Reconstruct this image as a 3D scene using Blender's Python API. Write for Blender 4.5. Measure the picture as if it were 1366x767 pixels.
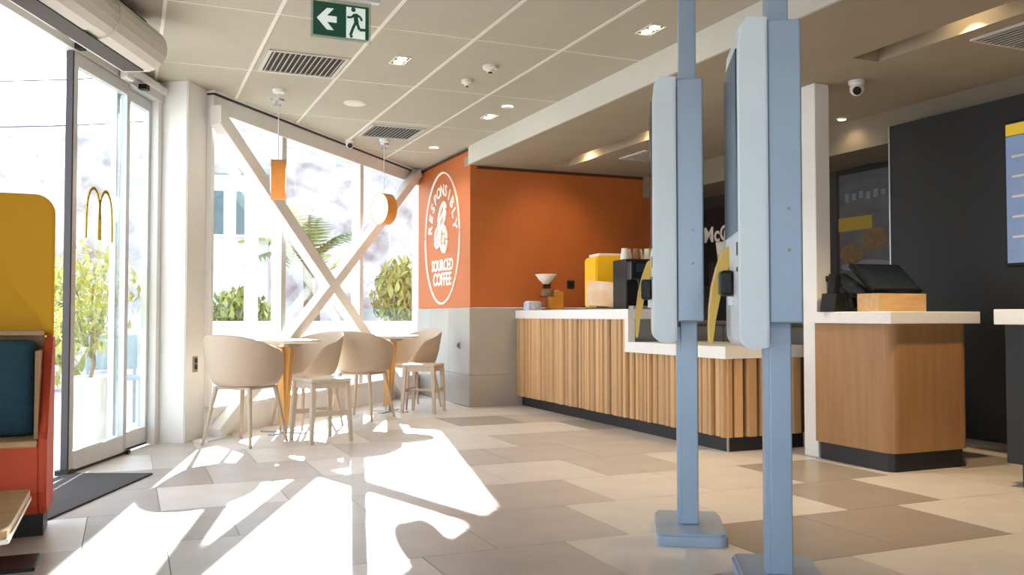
import bpy, bmesh, math, random
from mathutils import Vector, Matrix, noise
R = math.radians
random.seed(7)
for o in list(bpy.data.objects): bpy.data.objects.remove(o)
S = bpy.context.scene
COL = S.collection

# ------------------------------------------------------------------ camera
H = 0.95
cam = bpy.data.cameras.new('camera'); cam.sensor_width = 36.0; cam.lens = 1200.0/1366.0*36.0
cam.clip_end = 400
co = bpy.data.objects.new('camera', cam); COL.objects.link(co)
co.location = (0, 0, H); co.rotation_euler = (R(90) + math.atan(37.5/1200.0), 0, 0)
S.camera = co

# ------------------------------------------------------------------ world, sun, exposure
SUN_EL = 21.0
SUN_AZ = math.atan2(-0.172, 0.985)          # the sun stands straight ahead, a little to the left
S.view_settings.view_transform = 'Standard'
S.view_settings.look = 'None'
S.view_settings.gamma = 1.0
S.view_settings.use_curve_mapping = False
S.view_settings.exposure = 0.62
W = bpy.data.worlds.new('world'); S.world = W; W.use_nodes = True
nt = W.node_tree; nt.nodes.clear()
wo = nt.nodes.new('ShaderNodeOutputWorld'); bg = nt.nodes.new('ShaderNodeBackground')
sky = nt.nodes.new('ShaderNodeTexSky'); sky.sky_type = 'NISHITA'; sky.sun_disc = False
sky.sun_elevation = R(38); sky.sun_rotation = SUN_AZ
sky.air_density = 1.0; sky.dust_density = 1.0; sky.ozone_density = 1.4
tc = nt.nodes.new('ShaderNodeTexCoord'); mp = nt.nodes.new('ShaderNodeMapping')
mp.inputs['Scale'].default_value = (1.6, 1.6, 4.5)
nz = nt.nodes.new('ShaderNodeTexNoise'); nz.inputs['Scale'].default_value = 2.2; nz.inputs['Detail'].default_value = 6
rp = nt.nodes.new('ShaderNodeValToRGB'); rp.color_ramp.elements[0].position = .42; rp.color_ramp.elements[1].position = .62
mixs = nt.nodes.new('ShaderNodeMix'); mixs.data_type = 'RGBA'
skm = nt.nodes.new('ShaderNodeMix'); skm.data_type = 'RGBA'; skm.blend_type = 'MULTIPLY'; skm.inputs[0].default_value = 1
skm.inputs[7].default_value = (.15, .15, .155, 1)
nt.links.new(tc.outputs['Generated'], mp.inputs['Vector']); nt.links.new(mp.outputs[0], nz.inputs['Vector'])
nt.links.new(nz.outputs[0], rp.inputs[0]); nt.links.new(rp.outputs[0], mixs.inputs[0])
nt.links.new(sky.outputs[0], skm.inputs[6]); nt.links.new(skm.outputs[2], mixs.inputs[6])
mixs.inputs[7].default_value = (1.0, 1.0, 1.03, 1)
nt.links.new(mixs.outputs[2], bg.inputs['Color']); bg.inputs['Strength'].default_value = 3.2
nt.links.new(bg.outputs[0], wo.inputs['Surface'])
sl = bpy.data.lights.new('sun', 'SUN'); sl.energy = 26.0; sl.angle = R(.6); sl.color = (1, .95, .87)
so = bpy.data.objects.new('sun', sl); COL.objects.link(so)
el = R(SUN_EL)
sd = Vector((0.172*math.cos(el), -0.985*math.cos(el), -math.sin(el)))
so.rotation_euler = sd.to_track_quat('-Z', 'Y').to_euler(); so.location = (-2, 14, 9)

# ------------------------------------------------------------------ frames
TH = R(23.15)                                # the counters, ceiling and tiles run in a turned grid (c to the right, b away)
CT, ST = math.cos(TH), math.sin(TH)
def w(c, b): return (c*CT - b*ST, c*ST + b*CT)
def cb(x, y): return (x*CT + y*ST, -x*ST + y*CT)
GRID = Matrix.Rotation(TH, 4, 'Z')
CEIL = 2.72; LOW = 2.53
W0 = Vector((-2.40, 7.03)); W1 = Vector((-1.164, 11.12)); WD = (W1-W0).normalized(); WA = math.atan2(-WD.x, WD.y)
XD = -2.68                                   # plane of the sliding door wall

# ------------------------------------------------------------------ materials
MATS = {}
def mat(name, col, rough=.5, metal=0, var=.0, scale=8, bump=0, bscale=60, stretch=None, spec=.5, emit=None, es=0, col2=None, coat=0, rnd=0, trans=0, alpha=None):
    m = bpy.data.materials.new(name); m.use_nodes = True; n = m.node_tree; p = n.nodes['Principled BSDF']
    p.inputs['Roughness'].default_value = rough; p.inputs['Metallic'].default_value = metal
    p.inputs['Specular IOR Level'].default_value = spec; p.inputs['Coat Weight'].default_value = coat
    p.inputs['Base Color'].default_value = (*col, 1)
    t = n.nodes.new('ShaderNodeTexCoord'); q = n.nodes.new('ShaderNodeMapping')
    n.links.new(t.outputs['Object'], q.inputs[0])
    if stretch: q.inputs['Scale'].default_value = stretch
    last = None
    if var or col2:
        a = n.nodes.new('ShaderNodeTexNoise'); a.inputs['Scale'].default_value = scale; a.inputs['Detail'].default_value = 5
        n.links.new(q.outputs[0], a.inputs['Vector'])
        r = n.nodes.new('ShaderNodeValToRGB'); r.color_ramp.elements[0].position = .3; r.color_ramp.elements[1].position = .7
        c2 = col2 or tuple(min(1, c*(1+var)) for c in col); c1 = col if col2 else tuple(c*(1-var) for c in col)
        r.color_ramp.elements[0].color = (*c1, 1); r.color_ramp.elements[1].color = (*c2, 1)
        n.links.new(a.outputs[0], r.inputs[0]); last = r.outputs[0]
    if rnd:
        oi = n.nodes.new('ShaderNodeObjectInfo'); mr = n.nodes.new('ShaderNodeMapRange')
        mr.inputs[3].default_value = 1-rnd; mr.inputs[4].default_value = 1+rnd
        n.links.new(oi.outputs['Random'], mr.inputs[0])
        mx = n.nodes.new('ShaderNodeMix'); mx.data_type = 'RGBA'; mx.blend_type = 'MULTIPLY'; mx.inputs[0].default_value = 1
        if last: n.links.new(last, mx.inputs[6])
        else: mx.inputs[6].default_value = (*col, 1)
        n.links.new(mr.outputs[0], mx.inputs[7]); last = mx.outputs[2]
    if last: n.links.new(last, p.inputs['Base Color'])
    if bump:
        a = n.nodes.new('ShaderNodeTexNoise'); a.inputs['Scale'].default_value = bscale; a.inputs['Detail'].default_value = 4
        n.links.new(q.outputs[0], a.inputs['Vector'])
        bp = n.nodes.new('ShaderNodeBump'); bp.inputs['Strength'].default_value = bump; bp.inputs['Distance'].default_value = .01
        n.links.new(a.outputs[0], bp.inputs['Height']); n.links.new(bp.outputs[0], p.inputs['Normal'])
    if emit: p.inputs['Emission Color'].default_value = (*emit, 1); p.inputs['Emission Strength'].default_value = es
    if trans: p.inputs['Transmission Weight'].default_value = trans
    MATS[name] = m; return m
def glass(name, tint, gl=.08):
    m = bpy.data.materials.new(name); m.use_nodes = True; n = m.node_tree; n.nodes.clear()
    o = n.nodes.new('ShaderNodeOutputMaterial'); t = n.nodes.new('ShaderNodeBsdfTransparent'); g = n.nodes.new('ShaderNodeBsdfGlossy')
    t.inputs[0].default_value = (*tint, 1); g.inputs['Roughness'].default_value = .02
    x = n.nodes.new('ShaderNodeMixShader'); lw = n.nodes.new('ShaderNodeLayerWeight'); lw.inputs[0].default_value = .25
    mm = n.nodes.new('ShaderNodeMath'); mm.operation = 'MULTIPLY'; mm.inputs[1].default_value = gl*4
    n.links.new(lw.outputs['Fresnel'], mm.inputs[0]); n.links.new(mm.outputs[0], x.inputs[0])
    n.links.new(t.outputs[0], x.inputs[1]); n.links.new(g.outputs[0], x.inputs[2]); n.links.new(x.outputs[0], o.inputs[0])
    MATS[name] = m; return m

mat('white_paint', (.80, .80, .80), .5, var=.03, scale=5)
mat('frame_white', (.74, .74, .74), .4, var=.02)
mat('frame_grey', (.58, .59, .61), .35, metal=.3, var=.03)
mat('dark_gasket', (.03, .03, .035), .6)
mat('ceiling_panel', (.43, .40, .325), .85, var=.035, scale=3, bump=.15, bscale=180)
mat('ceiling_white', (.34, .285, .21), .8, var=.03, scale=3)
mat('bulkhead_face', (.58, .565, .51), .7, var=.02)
mat('grid_bar', (.72, .69, .61), .5, var=.02)
mat('orange_wall', (.48, .13, .028), .55, var=.06, scale=2.5, bump=.05)
mat('grey_tile', (.40, .365, .32), .3, var=.06, scale=3, rnd=.03)
mat('shadow_gap', (.10, .04, .02), .8)
mat('print_white', (.86, .80, .74), .6)
mat('tile_a', (.67, .63, .59), .34, var=.06, scale=4, rnd=.03, spec=.5)
mat('tile_b', (.51, .47, .44), .34, var=.07, scale=4, rnd=.04, spec=.5)
mat('tile_c', (.36, .315, .28), .34, var=.07, scale=4, rnd=.04, spec=.5)
mat('grout', (.33, .30, .27), .8, var=.05)
mat('slat_wood', (.66, .40, .20), .5, col2=(.50, .29, .13), scale=6, stretch=(9, 9, .7), rnd=.16, bump=.08, bscale=30)
mat('slat_back', (.13, .07, .035), .7, var=.2)
mat('fascia', (.19, .16, .115), .8, var=.03)
mat('panel_wood', (.40, .21, .09), .45, col2=(.33, .165, .065), scale=4, stretch=(6, 6, .5), bump=.04, bscale=30)
mat('light_wood', (.60, .40, .20), .5, col2=(.48, .30, .14), scale=5, stretch=(1, 7, 7))
mat('plinth_black', (.013, .013, .016), .45, var=.2)
mat('worktop_white', (.83, .82, .81), .3, var=.02, scale=20)
mat('shell_beige', (.50, .395, .305), .55, var=.03, bump=.05, bscale=200)
mat('stool_beige', (.58, .48, .38), .5, var=.05, stretch=(8, 8, 1))
mat('table_top', (.70, .60, .50), .4, var=.03)
mat('oak_leg', (.66, .36, .11), .5, col2=(.55, .28, .08), scale=6, stretch=(8, 8, .8))
mat('steel', (.50, .50, .51), .35, metal=.9, var=.04)
mat('kiosk_white', (.76, .82, .89), .3, var=.015)
mat('kiosk_grey', (.35, .44, .57), .38, metal=.25, var=.04, scale=3)
mat('screen_black', (.03, .045, .06), .12, spec=.6)
mat('black_plastic', (.010, .010, .012), .45, var=.1, spec=.3)
mat('black_gloss', (.012, .012, .015), .15)
mat('yellow_plastic', (.90, .52, .015), .4, var=.03)
mat('fin_yellow', (.72, .46, .08), .5, var=.06)
mat('exit_green', (.012, .075, .05), .4, emit=(.01, .10, .06), es=.10)
mat('exit_white', (.80, .86, .80), .4, emit=(.8, 1, .9), es=.25)
mat('vent_dark', (.055, .05, .045), .8)
mat('vent_slat', (.56, .53, .47), .5)
mat('lamp_glow', (1, .95, .85), .5, emit=(1, .84, .58), es=1.6)
mat('spot_glow', (1, .95, .85), .5, emit=(1, .84, .60), es=9.0)
mat('cove_glow', (1, .9, .7), .5, emit=(1, .78, .48), es=7.0)
mat('lamp_rim', (.80, .30, .06), .5, var=.08, scale=6)
mat('dark_wall', (.007, .0078, .0095), .55, var=.15, scale=2)
mat('dark_brown', (.022, .019, .018), .6, var=.1)
mat('poster_print', (.03, .033, .036), .35, col2=(.055, .06, .07), scale=3, stretch=(2, 2, 3), emit=(.10, .11, .13), es=.03)
mat('poster_yellow', (.20, .14, .005), .5, emit=(.5, .32, .0), es=.05)
mat('poster_pale', (.11, .12, .15), .5, emit=(.3, .33, .4), es=.03)
mat('poster_food', (.13, .07, .02), .5, var=.3, scale=18)
mat('menu_screen', (.10, .14, .20), .3, emit=(.26, .36, .62), es=.30, var=.2, scale=6)
mat('menu_yellow', (.5, .35, .03), .4, emit=(.6, .4, .02), es=.35)
mat('booth_yellow', (.78, .40, .004), .65, var=.03, scale=2)
mat('booth_red', (.62, .075, .022), .6, var=.04, scale=3)
mat('teal_fabric', (.022, .075, .11), .85, var=.15, scale=30, bump=.3, bscale=300)
mat('mat_grey', (.085, .082, .08), .95, var=.25, scale=90, bump=.6, bscale=400)
mat('aircon', (.62, .60, .55), .45, var=.03)
mat('arch_yellow', (.62, .40, .02), .4, var=.05)
mat('cup_white', (.80, .76, .70), .5)
mat('cup_brown', (.30, .16, .09), .6)
mat('amber', (.62, .27, .04), .3, var=.1)
mat('blue_print', (.35, .42, .68), .5, col2=(.72, .74, .82), scale=30)
mat('cake_brown', (.16, .08, .045), .7, var=.3, scale=30)
mat('menu_sheet', (.84, .80, .76), .5, col2=(.80, .45, .18), scale=7)
mat('cabinet_grey', (.30, .31, .325), .4, metal=.3, var=.05)
mat('outlet_metal', (.30, .29, .28), .4, metal=.5)
mat('rock', (.25, .21, .20), .9, col2=(.80, .76, .74), scale=1.6, bump=1.0, bscale=6)
mat('patio', (.62, .60, .57), .8, var=.1, scale=1.5)
mat('foliage', (.26, .32, .08), .7, col2=(.60, .58, .20), scale=4)
mat('foliage_dark', (.12, .18, .07), .7, col2=(.24, .30, .12), scale=4)
mat('bark', (.22, .16, .11), .9, var=.2)
mat('garden_white', (.78, .78, .76), .6, var=.03)
mat('teal_glass', (.10, .16, .17), .3, var=.2)
mat('blue_grey', (.25, .33, .38), .5, var=.1)
mat('cable', (.08, .08, .09), .6)
glass('pane', (.93, .965, .955), .05)
glass('clear_plastic', (.78, .84, .82), .06)

# ------------------------------------------------------------------ mesh helpers
def box(bm, x0, x1, y0, y1, z0, z1, M=None, bev=0, seg=2):
    r = bmesh.ops.create_cube(bm, size=1.0); vs = r['verts']
    for v in vs: v.co = Vector(((x0+x1)/2 + v.co.x*(x1-x0), (y0+y1)/2 + v.co.y*(y1-y0), (z0+z1)/2 + v.co.z*(z1-z0)))
    if bev:
        es = list({e for v in vs for e in v.link_edges})
        rr = bmesh.ops.bevel(bm, geom=es, offset=bev, segments=seg, affect='EDGES', profile=.5)
        vs = list({v for f in rr['faces'] for v in f.verts} | {v for v in vs if v.is_valid})
    if M is not None: bmesh.ops.transform(bm, matrix=M, verts=[v for v in vs if v.is_valid])
    return vs
def prism(bm, pts, axis, a0, a1):
    """closed outline pts (u,v) extruded along axis from a0 to a1; axis x: (y,z), y: (x,z), z: (x,y)"""
    def P(u, v, a): return {'x': (a, u, v), 'y': (u, a, v), 'z': (u, v, a)}[axis]
    lo = [bm.verts.new(P(u, v, a0)) for u, v in pts]; hi = [bm.verts.new(P(u, v, a1)) for u, v in pts]
    n = len(pts); fs = [bm.faces.new(lo), bm.faces.new(hi[::-1])]
    for i in range(n): fs.append(bm.faces.new((lo[i], hi[i], hi[(i+1) % n], lo[(i+1) % n])))
    bmesh.ops.recalc_face_normals(bm, faces=fs)
    return lo + hi
def cone(bm, p0, p1, r0, r1, n=16):
    p0, p1 = Vector(p0), Vector(p1); d = (p1-p0); q = d.to_track_quat('Z', 'Y').to_matrix()
    a = []; b = []
    for i in range(n):
        t = 2*math.pi*i/n; u = q @ Vector((math.cos(t), math.sin(t), 0))
        a.append(bm.verts.new(p0+u*r0)); b.append(bm.verts.new(p1+u*r1))
    fs = [bm.faces.new(a), bm.faces.new(b[::-1])]
    for i in range(n): fs.append(bm.faces.new((a[i], b[i], b[(i+1) % n], a[(i+1) % n])))
    bmesh.ops.recalc_face_normals(bm, faces=fs)
def lathe(bm, prof, n=24, c=(0, 0, 0)):
    rings = []
    for r, z in prof:
        rings.append([bm.verts.new((c[0]+r*math.cos(2*math.pi*i/n), c[1]+r*math.sin(2*math.pi*i/n), c[2]+z)) for i in range(n)])
    fs = []
    for a, b in zip(rings, rings[1:]):
        for i in range(n): fs.append(bm.faces.new((a[i], a[(i+1) % n], b[(i+1) % n], b[i])))
    if prof[0][0] > 0: fs.append(bm.faces.new(rings[0]))
    if prof[-1][0] > 0: fs.append(bm.faces.new(rings[-1]))
    bmesh.ops.recalc_face_normals(bm, faces=fs)
def tube(bm, pts, r, n=8, close=False):
    pts = [Vector(p) for p in pts]; rings = []; N = len(pts)
    for i, p in enumerate(pts):
        a = pts[(i-1) % N] if (close or i > 0) else p; b = pts[(i+1) % N] if (close or i < N-1) else p
        q = (b-a).to_track_quat('Z', 'Y').to_matrix()
        rings.append([bm.verts.new(p + q @ Vector((r*math.cos(2*math.pi*k/n), r*math.sin(2*math.pi*k/n), 0))) for k in range(n)])
    prs = list(zip(rings, rings[1:])) + ([(rings[-1], rings[0])] if close else [])
    fs = []
    for a, b in prs:
        for k in range(n): fs.append(bm.faces.new((a[k], a[(k+1) % n], b[(k+1) % n], b[k])))
    if not close: fs += [bm.faces.new(rings[0]), bm.faces.new(rings[-1])]
    bmesh.ops.recalc_face_normals(bm, faces=fs)
def obj(name, bm, m, parent=None, loc=None, rot=None, smooth=False):
    me = bpy.data.meshes.new(name)
    if isinstance(bm, bpy.types.Mesh): me = bm
    else: bm.to_mesh(me); bm.free()
    if m and not len(me.materials): me.materials.append(MATS[m])
    if smooth:
        for p in me.polygons: p.use_smooth = True
    o = bpy.data.objects.new(name, me); COL.objects.link(o)
    if parent: o.parent = parent
    if loc is not None: o.location = loc
    if rot is not None: o.rotation_euler = rot if isinstance(rot, tuple) else (0, 0, rot)
    return o
def B(): return bmesh.new()
def bx(name, m, parent, x0, x1, y0, y1, z0, z1, bev=0, **k):
    bm = B(); box(bm, x0, x1, y0, y1, z0, z1, bev=bev); return obj(name, bm, m, parent, **k)
def thing(name, label, cat, loc=(0, 0, 0), rz=0, group=None):
    o = bpy.data.objects.new(name, None); COL.objects.link(o); o.location = loc; o.rotation_euler = (0, 0, rz)
    o.empty_display_size = .1
    return tag(o, label, cat, group)
def tag(o, label, cat, group=None):
    o['label'] = label; o['category'] = cat
    if group: o['group'] = group
    return o
def struct(o): o['kind'] = 'structure'; return o
def sempty(name, loc=(0, 0, 0), rz=0):
    o = bpy.data.objects.new(name, None); COL.objects.link(o); o.location = loc; o.rotation_euler = (0, 0, rz); o.empty_display_size = .1
    return struct(o)
def text_mesh(s, size, depth=.004, align='CENTER'):
    cu = bpy.data.curves.new('t', 'FONT'); cu.body = s; cu.size = size; cu.extrude = depth/2; cu.align_x = align; cu.align_y = 'CENTER'; cu.resolution_u = 3; cu.offset = size*.018
    o = bpy.data.objects.new('t', cu); COL.objects.link(o)
    bpy.context.view_layer.update()
    me = bpy.data.meshes.new_from_object(o.evaluated_get(bpy.context.evaluated_depsgraph_get()))
    me.materials.clear(); bpy.data.objects.remove(o); bpy.data.curves.remove(cu); return me
def clip(poly, planes):
    for (px, py, nx, ny) in planes:
        out = []
        for i in range(len(poly)):
            a, b = poly[i], poly[(i+1) % len(poly)]
            da = (a[0]-px)*nx+(a[1]-py)*ny; db = (b[0]-px)*nx+(b[1]-py)*ny
            if da >= 0: out.append(a)
            if (da >= 0) != (db >= 0):
                t = da/(da-db); out.append((a[0]+t*(b[0]-a[0]), a[1]+t*(b[1]-a[1])))
        poly = out
        if len(poly) < 3: return []
    return poly
def grid_planes():
    res = []
    for (p, n) in (((XD+.0, 0), (1, 0)), ((W0.x-WD.y*.2, W0.y+WD.x*.2), (WD.y, -WD.x))):
        a = cb(*p); b = cb(*n); res.append((a[0], a[1], b[0], b[1]))
    return res
GP = grid_planes()
def area(poly): return abs(sum(poly[i][0]*poly[(i+1) % len(poly)][1]-poly[(i+1) % len(poly)][0]*poly[i][1] for i in range(len(poly))))/2

# ------------------------------------------------------------------ floor
bm = B(); outline = clip([(-4, -5), (9, -5), (9, 9.0), (3.6, 9.0), (3.4, 11.2), (-4, 11.2)], GP)
prism(bm, outline, 'z', -.035, -.004)
floor = struct(obj('floor', bm, 'grout', rot=TH))
TC, TB = .62, .648
DARK = {}                                     # (row, column) -> tone, read off the photograph
rest = B()
unit = {}
for r in range(-7, 14):
    b0 = 2.775 + (r)*TB
    off = 1.70 if r % 2 == 0 else 2.02
    for k in range(-9, 13):
        c0 = off + k*TC
        g = .0018
        poly = clip([(c0+g, b0+g), (c0+TC-g, b0+g), (c0+TC-g, b0+TB-g), (c0+g, b0+TB-g)], GP)
        if len(poly) < 3 or area(poly) < .004: continue
        if c0+TC/2 > 3.28 and b0+TB > 8.9: poly = clip(poly, [(0, 8.78, 0, -1)])
        elif b0+TB > 8.9: poly = clip(poly, [(3.30, 0, -1, 0)])
        if len(poly) < 3 or area(poly) < .004: continue
        cc = c0+TC/2
        h = random.Random(r*131+k*17+5).random()
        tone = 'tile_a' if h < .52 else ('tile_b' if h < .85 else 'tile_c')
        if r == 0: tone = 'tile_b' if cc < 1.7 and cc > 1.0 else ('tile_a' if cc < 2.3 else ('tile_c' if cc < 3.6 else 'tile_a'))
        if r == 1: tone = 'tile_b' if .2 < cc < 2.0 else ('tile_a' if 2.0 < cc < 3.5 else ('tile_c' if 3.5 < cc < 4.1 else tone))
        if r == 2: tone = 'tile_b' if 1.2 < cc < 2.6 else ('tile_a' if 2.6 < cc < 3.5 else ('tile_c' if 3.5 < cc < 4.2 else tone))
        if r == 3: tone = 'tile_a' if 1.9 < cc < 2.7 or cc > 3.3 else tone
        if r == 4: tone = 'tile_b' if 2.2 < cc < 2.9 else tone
        vis = 2.3 < b0+TB and -2.2 < cc < 5.6 and b0 < 10
        if vis:
            # tile origin at its centre so it keeps its own shading variation
            mx_, my_ = c0+TC/2, b0+TB/2
            full = len(poly) == 4 and abs(area(poly)-(TC-2*g)*(TB-2*g)) < 1e-5
            if full and tone in unit: me = unit[tone]
            else:
                bm = B(); prism(bm, [(p[0]-mx_, p[1]-my_) for p in poly], 'z', -.003, 0.0)
                me = bpy.data.meshes.new('tile'); bm.to_mesh(me); bm.free(); me.materials.append(MATS[tone])
                if full: unit[tone] = me
            obj('tile', me, None, floor, loc=(mx_, my_, 0))
        else:
            prism(rest, poly, 'z', -.003, 0.0)
ro = obj('far_tiles', rest, 'tile_a', floor); ro['kind'] = 'stuff'

# ------------------------------------------------------------------ ceiling over the dining room
bm = B(); outline = clip([(-4, -5), (3.40, -5), (3.40, 11.4), (-4, 11.4)], GP)
prism(bm, outline, 'z', CEIL+.012, CEIL+.10)
ceiling = struct(obj('ceiling', bm, 'ceiling_panel', rot=TH))
PC, PB = .617, 1.31
rest = B(); cuni = None
for r in range(-8, 5):
    b0 = 5.345 + r*PB
    for k in range(-5, 4):
        c0 = .792 + k*PC
        c1 = min(c0+PC, 3.262)
        if c1-c0 < .1: continue
        poly = clip([(c0+.004, b0+.006), (c1-.004, b0+.006), (c1-.004, b0+PB-.006), (c0+.004, b0+PB-.006)], GP)
        if len(poly) < 3 or area(poly) < .01: continue
        if b0+PB > 2.5:
            bm = B(); mx_, my_ = (c0+c1)/2, b0+PB/2
            prism(bm, [(p[0]-mx_, p[1]-my_) for p in poly], 'z', CEIL, CEIL+.012)
            obj('ceiling_panel', bm, 'ceiling_panel', ceiling, loc=(mx_, my_, 0))
        else: prism(rest, poly, 'z', CEIL, CEIL+.012)
ro = obj('far_panels', rest, 'ceiling_panel', ceiling); ro['kind'] = 'stuff'
for k in range(-4, 4):
    c0 = .792 + k*PC
    poly = clip([(c0-.011, -4), (c0+.011, -4), (c0+.011, 11.3), (c0-.011, 11.3)], GP)
    if len(poly) < 3: continue
    bm = B(); prism(bm, poly, 'z', CEIL-.006, CEIL+.004); obj('grid_bar', bm, 'grid_bar', ceiling)
for r in range(-3, 5):
    b0 = 5.345 + r*PB
    poly = clip([(-4, b0-.006), (3.25, b0-.006), (3.25, b0+.006), (-4, b0+.006)], GP)
    if len(poly) < 3: continue
    bm = B(); prism(bm, poly, 'z', CEIL-.003, CEIL+.004); obj('cross_bar', bm, 'grid_bar', ceiling)

# ------------------------------------------------------------------ lower ceiling over the counters, with two light troughs
slots = [(6.55, 8.50), (1.4, 4.215)]
SC0, SC1, SD = 4.075, 4.285, .16
bm = B()
box(bm, 3.276, SC0, -5, 8.95, LOW, LOW+.10)
box(bm, SC1, 9, -5, 8.95, LOW, LOW+.10)
edges = [-5] + sorted([e for s in slots for e in s]) + [8.95]
for i in range(0, len(edges), 2): box(bm, SC0, SC1, edges[i], edges[i+1], LOW, LOW+.10)
for (a, b) in slots:
    box(bm, SC0-.02, SC1+.02, a-.02, b+.02, LOW+SD, LOW+SD+.02)
    box(bm, SC0-.02, SC0, a-.02, b+.02, LOW+.10, LOW+SD); box(bm, SC1, SC1+.02, a-.02, b+.02, LOW+.10, LOW+SD)
    box(bm, SC0, SC1, a-.02, a, LOW+.10, LOW+SD); box(bm, SC0, SC1, b, b+.02, LOW+.10, LOW+SD)
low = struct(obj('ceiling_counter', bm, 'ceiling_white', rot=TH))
bm = B(); box(bm, 3.255, 3.275, -5, 8.775, LOW, CEIL+.05)
struct(obj('trim_1', bm, 'bulkhead_face', rot=TH))
# fascia and dropped soffit in front of the service wall
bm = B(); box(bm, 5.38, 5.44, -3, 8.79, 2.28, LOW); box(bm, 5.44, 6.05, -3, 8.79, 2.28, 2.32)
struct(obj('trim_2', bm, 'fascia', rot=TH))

# ------------------------------------------------------------------ walls
def wall_block(name, c0, c1, b0, b1, z0, z1, m):
    bm = B(); box(bm, c0, c1, b0, b1, z0, z1); return struct(obj(name, bm, m, rot=TH))
Z_D = 1.035
ws = wall_block('wall_side', 3.285, 3.36, 8.80, 10.75, Z_D, CEIL-.035, 'orange_wall')
bx('shadow_gap', 'shadow_gap', ws, 3.30, 3.36, 8.82, 10.75, CEIL-.035, CEIL)
for i in range(3):
    for (za, zb) in ((.0, .33), (.333, Z_D-.003)):
        bx('wall_tile', 'grey_tile', ws, 3.278, 3.36, 8.793+i*.652, 8.793+(i+1)*.652-.003, za, zb)
wb = wall_block('wall_back', 3.36, 6.0, 8.80, 8.88, Z_D, LOW-.035, 'orange_wall')
bx('shadow_gap', 'shadow_gap', wb, 3.36, 6.0, 8.82, 8.88, LOW-.035, LOW)
bx('corner_post', 'orange_wall', wb, 3.285, 3.362, 8.795, 8.80, Z_D, LOW)
for i in range(4):
    for (za, zb) in ((.0, .33), (.333, Z_D-.003)):
        bx('wall_tile', 'grey_tile', wb, 3.279+i*.652, 3.279+(i+1)*.652-.003, 8.788, 8.88, za, zb)
sv = wall_block('wall_service', 6.0, 6.08, -3, 8.88, 0, LOW, 'dark_brown')
mw = wall_block('wall_menu', 5.29, 5.375, .5, 5.10, .55, 2.38, 'dark_wall')
bx('edge_trim', 'steel', mw, 5.286, 5.376, 5.10, 5.112, .55, 2.38)
wall_block('wall_right', 8.9, 9.0, -5, 8.88, 0, LOW, 'white_paint')
wall_block('wall_rear', -1.2, 9.0, -5.1, -5.0, 0, CEIL, 'white_paint')

# column at the door and window corner
def quadcol(name, pts, z1, label):
    t = thing(name, label, 'column', (pts[0][0], pts[0][1], 0))
    bm = B(); prism(bm, [(p[0]-pts[0][0], p[1]-pts[0][1]) for p in pts], 'z', 0, z1)
    bmesh.ops.bevel(bm, geom=[e for e in bm.edges if abs(e.verts[0].co.z-e.verts[1].co.z) > .5], offset=.008, segments=2, affect='EDGES')
    obj('shaft', bm, 'white_paint', t)
    return t
cl = quadcol('column', [(-2.678, 6.78), (-2.437, 6.72), (-2.397, 7.06), (-2.64, 7.10)], CEIL, 'white square column between the sliding door and the tall window')
o = thing('power_outlet', 'small grey power outlet on the white column beside the chairs', 'outlet', (-2.415, 6.87, .58), -WA+R(90)-R(10))
o.rotation_euler = (0, 0, math.atan2(.04, -.34)+R(180)+R(90)-R(180))
o.rotation_euler = (0, 0, R(-6.7))
bx('plate', 'outlet_metal', o, -.003, .006, -.035, .035, -.06, .06, bev=.002); bx('socket', 'black_plastic', o, .006, .012, -.016, .016, -.04, .0); bx('socket', 'black_plastic', o, .006, .012, -.016, .016, .01, .045)
bm = B(); box(bm, 4.268, 4.392, 4.765, 4.90, 0, LOW, bev=.006)
t = thing('column', 'white square column behind the small wood counter, nearest the order kiosks', 'column', (*w(4.33, 4.83), 0), TH)
bm = B(); box(bm, -.062, .062, -.0675, .0675, 0, LOW, bev=.006); obj('shaft', bm, 'white_paint', t)

# ------------------------------------------------------------------ glazed window wall
WL = (W1-W0).length
win = sempty('window_1', (W0.x, W0.y, 0), WA)        # local y runs along the wall, x points into the room
def wpos(px):                                           # distance along the wall of an image column (for mullions)
    k = (px-683)/1200.0
    return (k*W0.y - W0.x)/(WD.x - k*WD.y)
KZ = .22
ms = [0.018] + [wpos(371.5), wpos(476.5)] + [WL-.035]
for i, s in enumerate(ms):
    wd = (.018, .04, .04, .035)[i]
    bx('mullion', 'frame_white', win, -.05, .05, s-wd, s+wd, KZ, CEIL-.16, bev=.004)
for a, b in zip(ms, ms[1:]):
    bx('pane', 'pane', win, -.006, .006, a+.03, b-.03, KZ, CEIL-.16)
bx('head_rail', 'frame_white', win, -.06, .06, 0, WL, CEIL-.17, CEIL-.035, bev=.004)
bx('head_gasket', 'dark_gasket', win, -.05, .07, 0, WL, CEIL-.035, CEIL-.02)
bx('head_trim', 'white_paint', win, -.05, .075, 0, WL, CEIL-.02, CEIL+.01)
bx('kerb', 'white_paint', win, -.12, .07, 0, WL, -.03, KZ-.02)
bx('sill', 'frame_white', win, -.13, .08, 0, WL, KZ-.02, KZ+.02, bev=.004)
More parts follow.
